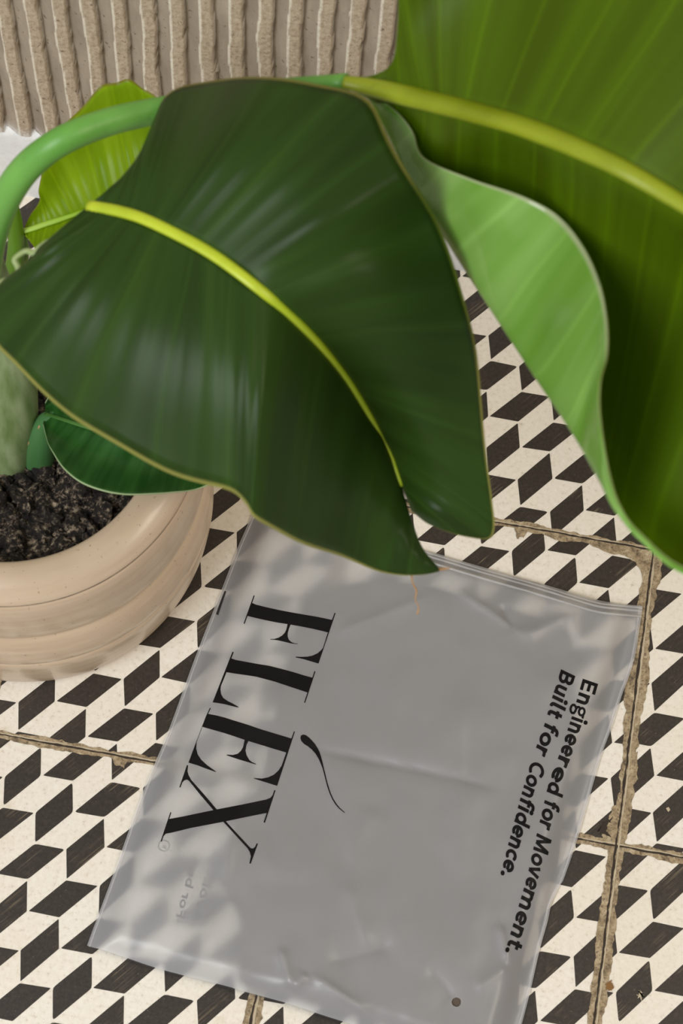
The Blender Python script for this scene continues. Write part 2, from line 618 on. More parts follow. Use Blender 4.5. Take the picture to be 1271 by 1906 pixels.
def build_pot():
    prof = [(.0, .004), (.060, .004), (.098, .0), (.106, .0), (.1105, .005), (.1140, .018), (.1160, .034), (.1170, .046), (.11655, .0515), (.1154, .0532),
            (.1168, .0552), (.1172, .062), (.1160, .072), (.1135, .081), (.1114, .0842), (.1101, .0856), (.1118, .0876), (.1132, .094), (.1140, .104), (.1138, .116),
            (.1128, .127), (.1112, .1332), (.1097, .1350), (.1100, .1366), (.1080, .1398), (.1030, .1440), (.0970, .1464), (.0910, .1468), (.0872, .1455), (.0852, .1425),
            (.0842, .136), (.0830, .124), (.0820, .105)]
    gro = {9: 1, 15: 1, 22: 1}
    seg, V, F, G = 160, [], [], []
    sub = 4
    P = catmull([Vector((r, z, 0)) for r, z in prof], (len(prof) - 1) * sub + 1)
    for i, p in enumerate(P):
        for k in range(seg):
            a = 2 * math.pi * k / seg
            w = .0007 * nz(math.cos(a) * 1.6, math.sin(a) * 1.6, p.y * 18) if i > 8 else 0
            zz = p.y + (.0011 * nz(math.cos(a) * 1.3, math.sin(a) * 1.3, 5 + round(p.y * 30) * .3) if 24 < i < 110 else 0)
            V.append((math.cos(a) * (p.x + w), math.sin(a) * (p.x + w), max(0, zz)))
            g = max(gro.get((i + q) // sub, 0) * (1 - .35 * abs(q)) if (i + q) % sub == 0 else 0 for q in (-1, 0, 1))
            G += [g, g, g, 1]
    for i in range(len(P) - 1):
        for k in range(seg):
            F.append((i * seg + k, i * seg + (k + 1) % seg, (i + 1) * seg + (k + 1) % seg, (i + 1) * seg + k))
    o = mesh('pot', V, F, mat_pot(), plant)
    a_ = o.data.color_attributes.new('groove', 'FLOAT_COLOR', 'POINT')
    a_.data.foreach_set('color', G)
build_pot()

def build_soil():
    V, F = [], []
    R, rings, seg = .0826, 44, 150
    def hz(x, y):
        return .118 + .0045 * nz(x * 60, y * 60) + .0035 * nz(x * 150, y * 150, 3) + .0022 * nz(x * 400, y * 400, 6)
    V.append((0, 0, hz(0, 0)))
    for i in range(1, rings + 1):
        for k in range(seg):
            a = 2 * math.pi * k / seg
            x, y = R * i / rings * math.cos(a), R * i / rings * math.sin(a)
            V.append((x, y, hz(x, y)))
    for k in range(seg):
        F.append((0, 1 + k, 1 + (k + 1) % seg))
    for i in range(rings - 1):
        for k in range(seg):
            a, b = 1 + i * seg + k, 1 + i * seg + (k + 1) % seg
            F.append((a, a + seg, b + seg, b))
    # crumbs and bark flakes
    bm = bmesh.new()
    bmesh.ops.create_icosphere(bm, subdivisions=2, radius=1)
    ico_v = [v.co.copy() for v in bm.verts]
    ico_f = [[v.index for v in f.verts] for f in bm.faces]
    bm.free()
    rs = random.Random(4)
    for c in range(620):
        r_ = R * .96 * math.sqrt(rs.random())
        a = rs.uniform(0, 6.283)
        x, y = r_ * math.cos(a), r_ * math.sin(a)
        s = rs.choice((.0012, .0018, .0024, .003, .0042, .0062, .0075)) * rs.uniform(.7, 1.2)
        rot = Matrix.Rotation(rs.uniform(0, 6.28), 3, Vector((rs.gauss(0, 1), rs.gauss(0, 1), rs.gauss(0, 1))).normalized())
        sq = Vector((1, rs.uniform(.5, 1), rs.uniform(.25, .8)))
        b = len(V)
        for v in ico_v:
            q = Vector((v.x * sq.x, v.y * sq.y, v.z * sq.z)) * s * (1 + .55 * noise.noise(v * 1.7 + Vector((c, 0, 0))))
            q = rot @ q
            V.append((x + q.x, y + q.y, hz(x, y) + s * .3 + q.z))
        F.extend([b + i for i in f] for f in ico_f)
    o = mesh('soil', V, F, mat_soil(), plant, False)
    o['kind'] = 'stuff'
build_soil()

M_RIB = mat_stalk('lime_midrib', lin(150, 172, 22), lin(184, 198, 46), .35)
M_RIB_OLD = mat_stalk('yellow_olive_midrib', lin(128, 140, 14), lin(146, 158, 28), .4)
M_ARC = mat_stalk('smooth_green_stalk', lin(92, 150, 58), lin(112, 170, 74), .42)
M_STEM = mat_stalk('pale_sheathed_stem', lin(104, 126, 70), lin(150, 164, 120), .5, 110)
M_SHEATH = mat_stalk('young_green_stalk', lin(66, 104, 10), lin(96, 132, 24), .45)
M_DRY = mat_plain('dry_brown_fibre', lin(182, 142, 98), .8)

def sheet(name, halves, mats, ns=18, nt=90, thick=.0006, flip=False):
    """leaf blade: each half is a list of rows of (px, py, height) from the midrib outwards"""
    V, F, UV = [], [], []
    for rows, fl, wav in halves:
        cols = [[at(*p) for p in c] for c in zip(*rows)]
        cols = [catmull(c, nt) for c in cols]
        base = len(V)
        for i in range(nt):
            ctrl = [c[i] for c in cols]
            line = catmull(ctrl, ns) if len(ctrl) > 2 else [ctrl[0].lerp(ctrl[1], k / (ns - 1)) for k in range(ns)]
            for k, p in enumerate(line):
                s = k / (ns - 1)
                if wav:
                    L = (ctrl[-1] - ctrl[0]).length
                    p = p + Vector((0, 0, 1)) * (wav * L * (math.sin(math.pi * s) + .0)
                                                 + .0016 * s * math.sin(i * .55) * min(1, L * 20)
                                                 + .0006 * math.sin(i * 1.9) * math.sin(math.pi * s))
                V.append(p)
                UV.append((i / (nt - 1), s))
        for i in range(nt - 1):
            for k in range(ns - 1):
                a = base + i * ns + k
                f = (a, a + 1, a + ns + 1, a + ns)
                F.append(f[::-1] if fl else f)
    o = mesh(name, V, F, mats)
    uvl = o.data.uv_layers.new(name='UVMap')
    for lp in o.data.loops:
        uvl.data[lp.index].uv = UV[lp.vertex_index]
    md = o.modifiers.new('thickness', 'SOLIDIFY')
    md.thickness = thick
    md.offset = 0
    if len(mats) > 1:
        md.material_offset = 1
        md.material_offset_rim = 0
    keep(o, plant)
    return o

def rib(leaf, pts, radii, mat, flat=.6, name='midrib'):
    o = tube(name, [at(*p) for p in pts], radii, mat, None, 14, None, flat)
    o.parent = leaf
    o.matrix_parent_inverse = leaf.matrix_world.inverted() if False else Matrix.Identity(4)
    # leaf carries the plant's offset back out, so its children live in world coordinates
    return o

# --- front leaf: dark glossy, over the pot and the top of the bag
def zf(px, py):
    """height of the front leaf's midrib line along its run"""
    t = smooth(150, 830, px)
    return .425 + .02 * math.sin(math.pi * min(1, max(0, (px - 150) / 560))) - .115 * smooth(480, 840, px)
FL = [((165, 383), (100, 440)), ((178, 385), (62, 472)), ((190, 387), (36, 500)), ((202, 389), (6, 524)), ((214, 392), (-24, 575)), ((228, 395), (-14, 630)), ((245, 400), (30, 682)), ((267, 408), (80, 730)), ((294, 419), (150, 787)), ((326, 434), (232, 838)), ((363, 454), (310, 876)), ((402, 477), (383, 903)), ((441, 505), (436, 918)), ((482, 537), (460, 938)), ((525, 572), (474, 967)), ((575, 619), (520, 990)), ((630, 682), (580, 1018)), ((688, 768), (640, 1040)), ((738, 880), (700, 1060)), ((766, 970), (750, 1071)), ((787, 1022), (785, 1070)), ((815, 1056), (818, 1063))]
FR = [((165, 383), (215, 345)), ((185, 386), (255, 300)), ((205, 390), (276, 255)), ((225, 394), (291, 212)), ((245, 400), (312, 180)), ((265, 407), (350, 156)),
      ((285, 415), (420, 146)), ((305, 424), (500, 148)), ((330, 436), (580, 153)), ((360, 452), (640, 165)), ((390, 470), (690, 195)), ((420, 490), (722, 255)),
      ((450, 512), (762, 325)), ((485, 540), (805, 402)), ((525, 572), (840, 480)), ((565, 609), (865, 560)), ((605, 651), (885, 650)), ((640, 695), (896, 750)),
      ((670, 740), (906, 850)), ((700, 792), (915, 930)), ((725, 842), (920, 985)), ((740, 882), (905, 1001)), ((748, 905), (850, 996)), ((758, 930), (800, 976)), ((766, 950), (770, 953))]
def frow(mp, ep, drop):
    zm = zf(*mp)
    L = math.hypot(mp[0] - ep[0], mp[1] - ep[1])
    zq = zm + .012 * min(1, L / 200)
    ze = zm - drop * min(1.6, L / 330)
    mid = ((mp[0] + ep[0]) / 2, (mp[1] + ep[1]) / 2)
    return [(*mp, zm), (*mid, (zm + ze) / 2 + .010 * min(1, L / 200)), (*ep, ze)]
m_front = mat_leaf('front_leaf_dark_green', lin(36, 56, 16), lin(46, 70, 22), lin(150, 148, 76), .08, lin(60, 110, 20), .38, 22, .16, .17, .06)
m_front_under = mat_leaf('front_leaf_underside', lin(60, 92, 40), lin(78, 112, 50), lin(150, 150, 84), .10, lin(60, 110, 20), .45)
front = sheet('leaf', [([frow(a, b, .035) for a, b in FL], False, 0.02), ([frow(a, b, -.022 * smooth(380, 560, b[0]) + .03 * smooth(480, 300, b[0]) if b[1] < 330 else .006) for a, b in FR], True, 0.02)], [m_front, m_front_under])
front['label'] = 'dark glossy leaf with lime midrib'
rib(front, [(*a, zf(*a) + .001) for a, b in [FR[q] for q in (0, 3, 6, 10, 13, 15, 17, 19, 20, 22)]], [.0030, .0030, .0029, .0028, .0026, .0024, .0021, .0017, .0012, .0007], M_RIB)
rib(front, [(182, 392, .418), (138, 438, .398), (90, 505, .36), (55, 560, .315), (34, 600, .28), (22, 630, .25)], [.0040, .0052, .0062, .0066, .0068, .007], M_ARC, 1.0, 'petiole')
tip = rib(front, [(806, 1060, zf(815, 1056) - .004), (822, 1059, zf(815, 1056) - .004), (838, 1057, zf(815, 1056) - .005)], [.0012, .0008, .0003], M_DRY, 1.0, 'dry_tip')
fil = rib(front, [(766, 1072, .30), (768, 1085, .296), (775, 1100, .29), (773, 1116, .285), (779, 1130, .28), (777, 1142, .276)], [.0005, .0004, .0005, .0003, .0003, .0006], M_DRY, 1.0, 'dry_fibre')

rib(front, [(-14, 535, .400), (6, 524, .405), (26, 519, .408), (36, 510, .409), (33, 496, .410), (27, 484, .411), (36, 474, .412), (50, 467, .413), (64, 471, .414), (78, 461, .416), (92, 447, .418)],
    [.0012, .0016, .0019, .0019, .0015, .0013, .0013, .0014, .0018, .0021, .0010], mat_stalk('pale_curled_rim', lin(140, 160, 96), lin(170, 178, 130), .4), .8, 'curled_edge')
rib(front, [(74, 466, .4175), (82, 461, .4185), (90, 455, .4195)], [.0008, .0016, .0007], M_DRY, .6, 'dry_edge')

# --- right leaf: nearer the viewer, yellow-green underside, lower margin rolled over
def zr(px):
    return .452 + .105 * smooth(640, 1190, px) + .03 * smooth(1150, 1600, px)
RU = [((640, 152), (652, 147)), ((680, 160), (700, 138)), ((722, 169), (732, 112)), ((762, 179), (741, 40)), ((796, 187), (748, -60)), ((824, 194), (800, -170)),
      ((856, 202), (925, -270)), ((900, 214), (1080, -350)), ((960, 231), (1240, -390)), ((1020, 253), (1380, -380)), ((1080, 278), (1480, -330)), ((1150, 310), (1570, -230)),
      ((1230, 355), (1640, -90)), ((1320, 412), (1690, 80)), ((1420, 490), (1710, 310)), ((1520, 590), (1690, 540)), ((1600, 700), (1610, 695))]
RL = [((640, 158), (660, 170), (660, 170)), ((670, 165), (690, 187), (698, 181)), ((705, 172), (712, 228), (738, 207)), ((740, 178), (735, 277), (768, 245)), ((775, 184), (762, 332), (790, 294)),
      ((815, 194), (805, 403), (878, 333)), ((860, 206), (850, 476), (970, 364)), ((905, 218), (905, 560), (1038, 401)), ((950, 230), (955, 637), (1086, 459)), ((1000, 247), (1000, 707), (1117, 528)),
      ((1050, 266), (1040, 767), (1130, 597)), ((1100, 287), (1070, 814), (1130, 660)), ((1150, 310), (1095, 857), (1117, 710)), ((1200, 338), (1118, 897), (1117, 775)), ((1255, 370), (1140, 937), (1134, 880)),
      ((1310, 406), (1162, 962), (1156, 945)), ((1370, 450), (1195, 998), (1192, 992)), ((1440, 510), (1280, 1062), (1278, 1058)), ((1520, 590), (1420, 1075), (1418, 1070)), ((1600, 700), (1600, 760), (1600, 757))]
def rurow(mp, ep):
    zm = zr(mp[0])
    L = math.hypot(mp[0] - ep[0], mp[1] - ep[1])
    ze = zm + .10 * L / 600
    return [(*mp, zm), ((mp[0] + ep[0]) / 2, (mp[1] + ep[1]) / 2, zm + .035 * L / 600), (*ep, ze)]
def rlrow(mp, tp, gp):
    zm = zr(mp[0])
    L = math.hypot(mp[0] - tp[0], mp[1] - tp[1])
    G = math.hypot(gp[0] - tp[0], gp[1] - tp[1])
    k = min(1, L / 300)
    zt = zm - .085 * k
    w = smooth(800, 960, mp[0])
    f = .40 - .12 * w
    q1 = (mp[0] + (tp[0] - mp[0]) * f, mp[1] + (tp[1] - mp[1]) * f, zm - (.040 + .028 * w) * k)
    q2 = (mp[0] + (tp[0] - mp[0]) * .80, mp[1] + (tp[1] - mp[1]) * .80, zm - .104 * k)
    g = min(1, G / 150)
    q3 = (tp[0] * .5 + gp[0] * .5, tp[1] * .5 + gp[1] * .5, zt + (.038 + .006 * math.sin(mp[0] / 26)) * g)
    return [(*mp, zm), q1, q2, (*tp, zt + .001 * g), q3, (*gp, zt + .066 * g)]
m_right = mat_leaf('right_leaf_olive_underside', lin(80, 94, 3), lin(92, 118, 6), lin(150, 160, 90), .46, lin(164, 180, 8), .48, 26, .3, .22, .14)
m_right_top = mat_leaf('right_leaf_fresh_green_upper', lin(122, 174, 62), lin(150, 196, 98), lin(190, 200, 150), .25, lin(130, 185, 50), .22, 26, .75, .15, .25)
right = sheet('leaf', [([rurow(a, b) for a, b in RU], True, 0.0), ([rlrow(*r) for r in RL], False, 0.0)], [m_right, m_right_top], 40, 110)
right['label'] = 'olive-green nearest leaf with a rolled bright green lower margin'
rib(right, [(*a, zr(a[0]) + .002) for a, b in RU], [.0032, .0044, .0052, .0056, .0056, .0056, .0055, .0054, .0052, .005, .0046, .0042, .0038, .0032, .0026, .0018, .0009], M_RIB_OLD, .7)
rib(right, [(-40, 640, .22), (-32, 540, .28), (-18, 450, .335), (8, 375, .372), (50, 312, .398), (115, 262, .415), (205, 226, .412), (295, 206, .404), (400, 186, .406), (520, 167, .425), (645, 154, .450)],
    [.0088, .0084, .008, .0076, .0073, .0070, .0067, .0066, .0060, .0052, .0044], M_ARC, 1.0, 'petiole')

# --- small yellow-green leaf behind the arching stalk
BL = [((44, 430), (46, 424)), ((62, 425), (58, 398)), ((82, 418), (74, 374)), ((104, 411), (72, 352)), ((128, 403), (80, 318)), ((154, 394), (93, 264)), ((182, 384), (130, 225)), ((212, 374), (168, 180)),
      ((242, 366), (200, 157)), ((274, 358), (228, 150)), ((308, 352), (256, 157)), ((344, 348), (284, 178)), ((382, 346), (325, 225)), ((420, 346), (400, 300)), ((455, 348), (456, 346))]
BR_ = [((44, 432), (48, 440)), ((62, 427), (60, 455)), ((82, 420), (74, 470)), ((104, 413), (100, 482)), ((128, 405), (135, 488)), ((154, 396), (175, 488)), ((182, 386), (215, 484)), ((212, 376), (258, 476)),
       ((242, 368), (300, 464)), ((274, 360), (340, 448)), ((308, 354), (380, 426)), ((344, 350), (412, 402)), ((382, 348), (436, 380)), ((420, 348), (448, 362)), ((455, 350), (456, 352))]
def brow(mp, ep, up):
    zm = .235 + .02 * (mp[0] - 44) / 400
    L = math.hypot(mp[0] - ep[0], mp[1] - ep[1])
    return [(*mp, zm), ((mp[0] + ep[0]) / 2, (mp[1] + ep[1]) / 2, zm + up * .3 * L / 200), (*ep, zm + up * L / 200)]
M_BACKRIB = mat_stalk('pale_lime_midrib', lin(150, 190, 50), lin(176, 206, 90), .35)
m_back = mat_leaf('back_leaf_bright_lime', lin(130, 166, 10), lin(156, 188, 28), lin(140, 130, 40), .5, lin(190, 215, 20), .34, 14, .3, .12, .06)
back = sheet('leaf', [([brow(a, b, .05) for a, b in BL], True, 0.02), ([brow(a, b, .012) for a, b in BR_], False, 0.02)], [m_back])
back['label'] = 'bright lime leaf behind the arching stalk'
rib(back, [(*a, .237 + .02 * (a[0] - 44) / 400) for a, b in BL], [.0017] * 4 + [.0014] * 4 + [.001] * 4 + [.0006] * 3, M_BACKRIB, .7)
rib(back, [(22, 600, .175), (24, 540, .20), (29, 480, .222), (30, 440, .235), (26, 400, .25), (20, 370, .262)], [.0062, .0058, .0052, .0046, .004, .003], M_SHEATH, 1.0, 'petiole')
rib(back, [(34, 500, .214), (44, 470, .222), (43, 448, .229), (44, 430, .235)], [.0034, .0032, .0028, .0020], M_SHEATH, 1.0, 'sheath')

# --- low leaf lying over the pot rim
LL = [((84, 770), (80, 790)), ((110, 778), (88, 822)), ((140, 788), (98, 842)), ((172, 798), (118, 872)), ((205, 806), (150, 898)), ((240, 814), (192, 914)), ((276, 820), (235, 921)), ((312, 826), (280, 920)),
      ((348, 832), (322, 917)), ((384, 838), (366, 911)), ((420, 846), (412, 890)), ((450, 856), (450, 858))]
LR = [((84, 768), (84, 750)), ((110, 776), (105, 715)), ((140, 786), (140, 690)), ((172, 796), (182, 680)), ((205, 804), (226, 684)), ((240, 812), (270, 694)), ((276, 818), (314, 710)), ((312, 824), (354, 732)),
      ((348, 830), (390, 760)), ((384, 836), (420, 790)), ((420, 844), (440, 822)), ((450, 854), (450, 852))]
def lrow(mp, ep, up):
    t = (mp[0] - 84) / 366
    zm = .165 + .025 * math.sin(math.pi * min(1, t * 1.2)) 
    L = math.hypot(mp[0] - ep[0], mp[1] - ep[1])
    return [(*mp, zm), ((mp[0] + ep[0]) / 2, (mp[1] + ep[1]) / 2, zm - .002), (*ep, zm + up * L / 100)]
M_LOWRIB = mat_stalk('low_leaf_midrib', lin(60, 104, 44), lin(84, 128, 60), .35)
m_low = mat_leaf('low_leaf_mid_green', lin(30, 74, 24), lin(50, 98, 40), lin(170, 190, 140), .15, lin(60, 120, 20), .3, 24, .35, .05, .08)
low = sheet('leaf', [([lrow(a, b, .008) for a, b in LL], True, 0.0), ([lrow(a, b, .02) for a, b in LR], False, 0.0)], [m_low])
low['label'] = 'low leaf resting over the pot rim'
rib(low, [(*a, .167 + .025 * math.sin(math.pi * min(1, (a[0] - 84) / 366 * 1.2))) for a, b in LL], [.0012] * 5 + [.001] * 4 + [.0007] * 3, M_LOWRIB, .4)
rib(low, [(72, 868, .112), (73, 845, .125), (77, 815, .142), (86, 785, .158), (104, 772, .168)], [.0092, .0096, .0088, .006, .0026], mat_stalk('sheath_green', lin(56, 104, 52), lin(88, 132, 82), .4), .9, 'petiole')
rib(low, [(38, 862, .118), (44, 842, .128), (56, 822, .142), (68, 806, .152), (74, 792, .160)], [.0009, .0014, .0018, .0013, .0006], M_DRY, .8, 'dry_edge')

# --- main stem
stem = tube('stem', [at(4, 876, .104), at(17, 826, .126), at(24, 768, .155), at(22, 700, .188), at(11, 628, .222), at(-6, 556, .255), at(-26, 484, .288)],
            [.0158, .0150, .0146, .0138, .0122, .0105, .0090], M_STEM, None, 36, 80)
keep(stem, plant)
for o in (front, right, back, low):
    for c in o.children:
        c.matrix_parent_inverse = Matrix.Identity(4)
        c.matrix_basis = Matrix.Identity(4)

# ------------------------------------------------------------------ frosted zip bag
E_L = [(477, 935), (462, 974), (443, 1018), (413, 1096), (370, 1206), (351, 1257), (312, 1364), (265, 1477), (213, 1622), (187, 1692), (162, 1760)]
E_T = [(477, 935), (560, 958), (680, 992), (800, 1027), (900, 1057), (1011, 1089), (1104, 1117), (1150, 1124), (1196, 1128)]
E_R = [(1196, 1128), (1190, 1170), (1182, 1219), (1171, 1258), (1158, 1292), (1139, 1352), (1119, 1407), (1094, 1494), (1075, 1560), (1049, 1636), (1042, 1648), (1026, 1683), (1019, 1715), (1004, 1769), (988, 1840), (971, 1906), (948, 1992)]
E_B = [(162, 1760), (181, 1767), (234, 1785), (305, 1808), (420, 1838), (446, 1846), (533, 1870), (623, 1899), (760, 1938), (948, 1992)]
def arc_resample(px, n, z=.0012):
    P = [at(*p, z) for p in px]
    P = catmull(P, 60 * (len(P) - 1) + 1)
    acc = [0]
    for a, b in zip(P, P[1:]):
        acc.append(acc[-1] + (b - a).length)
    out, j = [], 0
    for i in range(n):
        s = acc[-1] * i / (n - 1)
        while j < len(acc) - 2 and acc[j + 1] < s:
            j += 1
        f = (s - acc[j]) / max(1e-9, acc[j + 1] - acc[j])
        out.append(P[j].lerp(P[j + 1], min(1, max(0, f))))
    return out
NU, NV = 150, 170
cl, cr_, ct, cb = arc_resample(E_L, NV), arc_resample(E_R, NV), arc_resample(E_T, NU), arc_resample(E_B, NU)
O0 = at(477, 935); UX = at(1196, 1128) - O0; VX = at(162, 1760) - O0
def bag_uv(x, y):
    dx, dy = x - O0.x, y - O0.y
    det = UX.x * VX.y - UX.y * VX.x
    return (dx * VX.y - dy * VX.x) / det, (UX.x * dy - UX.y * dx) / det
def seg_d(x, y, a, b):
    ax, ay, bx, by = a.x, a.y, b.x, b.y
    L2 = (bx - ax) ** 2 + (by - ay) ** 2
    t = max(0, min(1, ((x - ax) * (bx - ax) + (y - ay) * (by - ay)) / L2))
    return math.hypot(x - ax - t * (bx - ax), y - ay - t * (by - ay)), t
# folds and wrinkles: (from, to, height, half width) at their places on the bag
WR = [((835, 1100), (985, 1200), .0022, .0045), ((930, 1130), (955, 1190), -.0020, .004), ((960, 1200), (1060, 1150), .0022, .005), ((1055, 1140), (1080, 1215), .0016, .004),
      ((600, 1195), (820, 1110), .0014, .005), ((545, 1390), (965, 1480), -.0018, .004), ((860, 1270), (850, 1650), .0012, .010),
      ((520, 1765), (545, 1850), .0026, .0025), ((545, 1850), (570, 1815), .0022, .002), ((570, 1815), (700, 1900), .0024, .003), ((600, 1800), (740, 1760), -.0014, .006),
      ((640, 1640), (690, 1780), .0012, .006), ((925, 1720), (945, 1800), .0020, .0022), ((945, 1800), (880, 1850), .0018, .003), ((1018, 1640), (1000, 1770), .0020, .0024), ((1035, 1600), (1012, 1680), .0016, .003),
      ((440, 1500), (420, 1650), .0010, .004), ((300, 1420), (250, 1600), .0008, .007), ((790, 1800), (850, 1870), -.0012, .006), ((1080, 1290), (1130, 1320), .0012, .004), ((700, 1500), (640, 1620), .0010, .010)]
WR = [(at(*a, .006), at(*b, .006), h, w) for a, b, h, w in WR]
DIP = at(346, 1686, .011)
RING = at(305, 1574, .011)
def back_z(x, y):
    k = max(math.exp(-(math.hypot((x - DIP.x) * 1.5, y - DIP.y) / .027) ** 4), math.exp(-(math.hypot(x - RING.x, y - RING.y) / .0075) ** 4))
    return .0008 + max(0, bag_z(x, y) - .0016) * k
def bag_z(x, y):
    u, v = bag_uv(x, y)
    ed = min(u * .262, (1 - u) * .262, v * .292 * 1.1, (1.035 - v) * .292)
    e1 = smooth(.0008, .020, ed)
    body = smooth(.10, .36, u) * (1 - .25 * smooth(.8, 1.0, u))
    z = .0014 + e1 * .0122
    z += e1 * (.0024 * nz(x * 17, y * 17, 1.7) + .0012 * nz(x * 44, y * 30, 4.1) + .0004 * nz(x * 95, y * 70, 2.2))
    w_ = smooth(.002, .014, ed)
    for a, b, h, w in WR:
        d, t = seg_d(x, y, a, b)
        if d < w * 6:
            z += w_ * h * 1.2 * math.exp(-d / w) * smooth(0, .25, t) * smooth(1, .75, t)
    return max(.0012, z)
M_FILM = mat_film('frosted_film', .29, (.95, .96, 1.0, 1), refl=.75)
M_FILM_BACK = mat_film('frosted_film_back', .05, (.86, .86, .88, 1), clear=True)
bag = thing('zip_bag', 'frosted translucent zip bag with black lettering lying on the patterned tile floor', 'bag', at(620, 1450))
hole = at(847, 1870, .005)
def patch(top):
    V = []
    for j in range(NV):
        v = j / (NV - 1)
        for i in range(NU):
            u = i / (NU - 1)
            p = cl[j] * (1 - u) + cr_[j] * u + ct[i] * (1 - v) + cb[i] * v - (ct[0] * (1 - u) * (1 - v) + ct[-1] * u * (1 - v) + cb[0] * (1 - u) * v + cb[-1] * u * v)
            z = bag_z(p.x, p.y) if top else back_z(p.x, p.y)
            V.append(Vector((p.x, p.y, z)))
    F = []
    for j in range(NV - 1):
        for i in range(NU - 1):
            a = j * NU + i
            q = (a, a + NU, a + NU + 1, a + 1)
            c = (V[q[0]] + V[q[2]]) / 2
            if top and (Vector((c.x, c.y)) - Vector((hole.x, hole.y))).length < .0031:
                continue
            F.append(q)
    if top:  # round the punched hole
        used = {}
        for f in F:
            for k in f:
                used[k] = used.get(k, 0) + 1
        for k, n_ in used.items():
            d = Vector((V[k].x - hole.x, V[k].y - hole.y))
            if n_ < 4 and d.length < .006:
                d = d.normalized() * .0028
                V[k].x, V[k].y = hole.x + d.x, hole.y + d.y
    return V, F
V, F = patch(False)
keep(mesh('back_film', V, F, M_FILM_BACK), bag)
V, F = patch(True)
film = keep(mesh('front_film', V, F, M_FILM), bag)

def on_bag(px, py, lift=.00022):
    z = .006
    for _ in range(6):
        p = at(px, py, z)
        z = bag_z(p.x, p.y) + lift
    return at(px, py, z)

def ribbon(name, px, half, lift, mat, th=.0004):
    """a welded or moulded strip that follows the film"""
    P = [on_bag(*p, lift) for p in px]
    P = catmull(P, 14 * len(P))
    V, F = [], []
    for i, p in enumerate(P):
        t = (P[min(i + 1, len(P) - 1)] - P[max(i - 1, 0)]).normalized()
        s = Vector((-t.y, t.x, 0)).normalized()
        for k, (a, b) in enumerate(((-1, 0), (-.6, 1), (.6, 1), (1, 0))):
            V.append(p + s * half * a + Vector((0, 0, th * b)))
    for i in range(len(P) - 1):
        for k in range(3):
            a = i * 4 + k
            F.append((a, a + 1, a + 5, a + 4))
    return keep(mesh(name, V, F, mat), bag)
M_TRACK = mat_film('zip_track_plastic', .4, (.86, .86, .89, 1), .3, 1.3)
for off in (9, 19):
    ribbon('zip_track', [(x - off * .12 + (2 if i == 0 else 0), y + off) for i, (x, y) in enumerate(E_T)], .0008, .0004, M_TRACK, .0006)
ribbon('top_hem', [(x - 1, y + 3) for x, y in E_T], .0007, .0003, M_TRACK, .0004)
ribbon('side_weld', [(x - 5, y) for x, y in E_R], .0007, .0003, M_TRACK, .0003)
ribbon('side_weld', [(x + 4, y + 2) for x, y in E_L], .0005, .0003, M_TRACK, .0003)

# --- printing
M_INK = NT('black_print_ink').set(Base_Color=lin(16, 15, 15), Roughness=.5, Specular_IOR_Level=.15).m
M_INK_GREY = NT('grey_print_ink').set(Base_Color=lin(34, 33, 35), Roughness=.5).m
def print_on(name, polys, mat, parent, place, grid=7.0):
    """polys in photograph pixels, laid onto the film"""
    bm = bmesh.new()
    for poly in polys:
        vs = []
        for p in poly:
            if not vs or math.hypot(vs[-1].co.x - p[0], vs[-1].co.y - p[1]) > .05:
                vs.append(bm.verts.new((p[0], p[1], 0)))
        try:
            bm.faces.new(vs)
        except ValueError:
            pass
    bm.normal_update()
    bmesh.ops.triangulate(bm, faces=bm.faces[:], ngon_method='EAR_CLIP')
    xs = [v.co.x for v in bm.verts]
    ys = [v.co.y for v in bm.verts]
    for lo, hi, ax in ((min(xs), max(xs), 0), (min(ys), max(ys), 1)):
        c = lo + grid * .5
        while c < hi:
            co = Vector((c, 0, 0)) if ax == 0 else Vector((0, c, 0))
            no = Vector((1, 0, 0)) if ax == 0 else Vector((0, 1, 0))
            bmesh.ops.bisect_plane(bm, geom=bm.verts[:] + bm.edges[:] + bm.faces[:], plane_co=co, plane_no=no)
            c += grid
    for v in bm.verts:
        v.co = place(v.co.x, v.co.y)
    for f in bm.faces:
        if f.normal.z < 0 or f.calc_center_median() is None:
            pass
    bm.normal_update()
    for f in bm.faces:
        if f.normal.z < 0:
            f.normal_flip()
    me = bpy.data.meshes.new(name)
    bm.to_mesh(me)
    bm.free()
    o = link(name, me, mat)
    keep(o, parent)
    return o
def zpx(pts, s, ox, oy):
    return [(ox + x * s, oy + y * s) for x, y in pts]
s = .15736
GF = [[(204, 115), (216, 119), (97, 453), (85, 448)],
      [(186, 205), (230, 225), (350, 255), (500, 288), (640, 315), (800, 343), (950, 368), (1080, 395), (1130, 406), (1085, 555), (1030, 540), (900, 510), (760, 482), (610, 456), (480, 436), (350, 410), (240, 385), (128, 358)],
      [(1160, 323), (1172, 325), (970, 922), (880, 895), (800, 871), (700, 849), (700, 840), (770, 843), (840, 840), (900, 828), (960, 800), (1000, 765), (1022, 738), (1045, 670), (1075, 570), (1085, 550), (1130, 405)],
      [(606, 450), (642, 456), (620, 510), (607, 560), (605, 600), (620, 640), (650, 668), (690, 683), (728, 688), (720, 693), (640, 683), (560, 663), (480, 645), (400, 638), (400, 632), (450, 630), (500, 615), (540, 590), (570, 560), (590, 520)]]
GF = [zpx(p, s, 440, 1090) for p in GF]
s = .17309
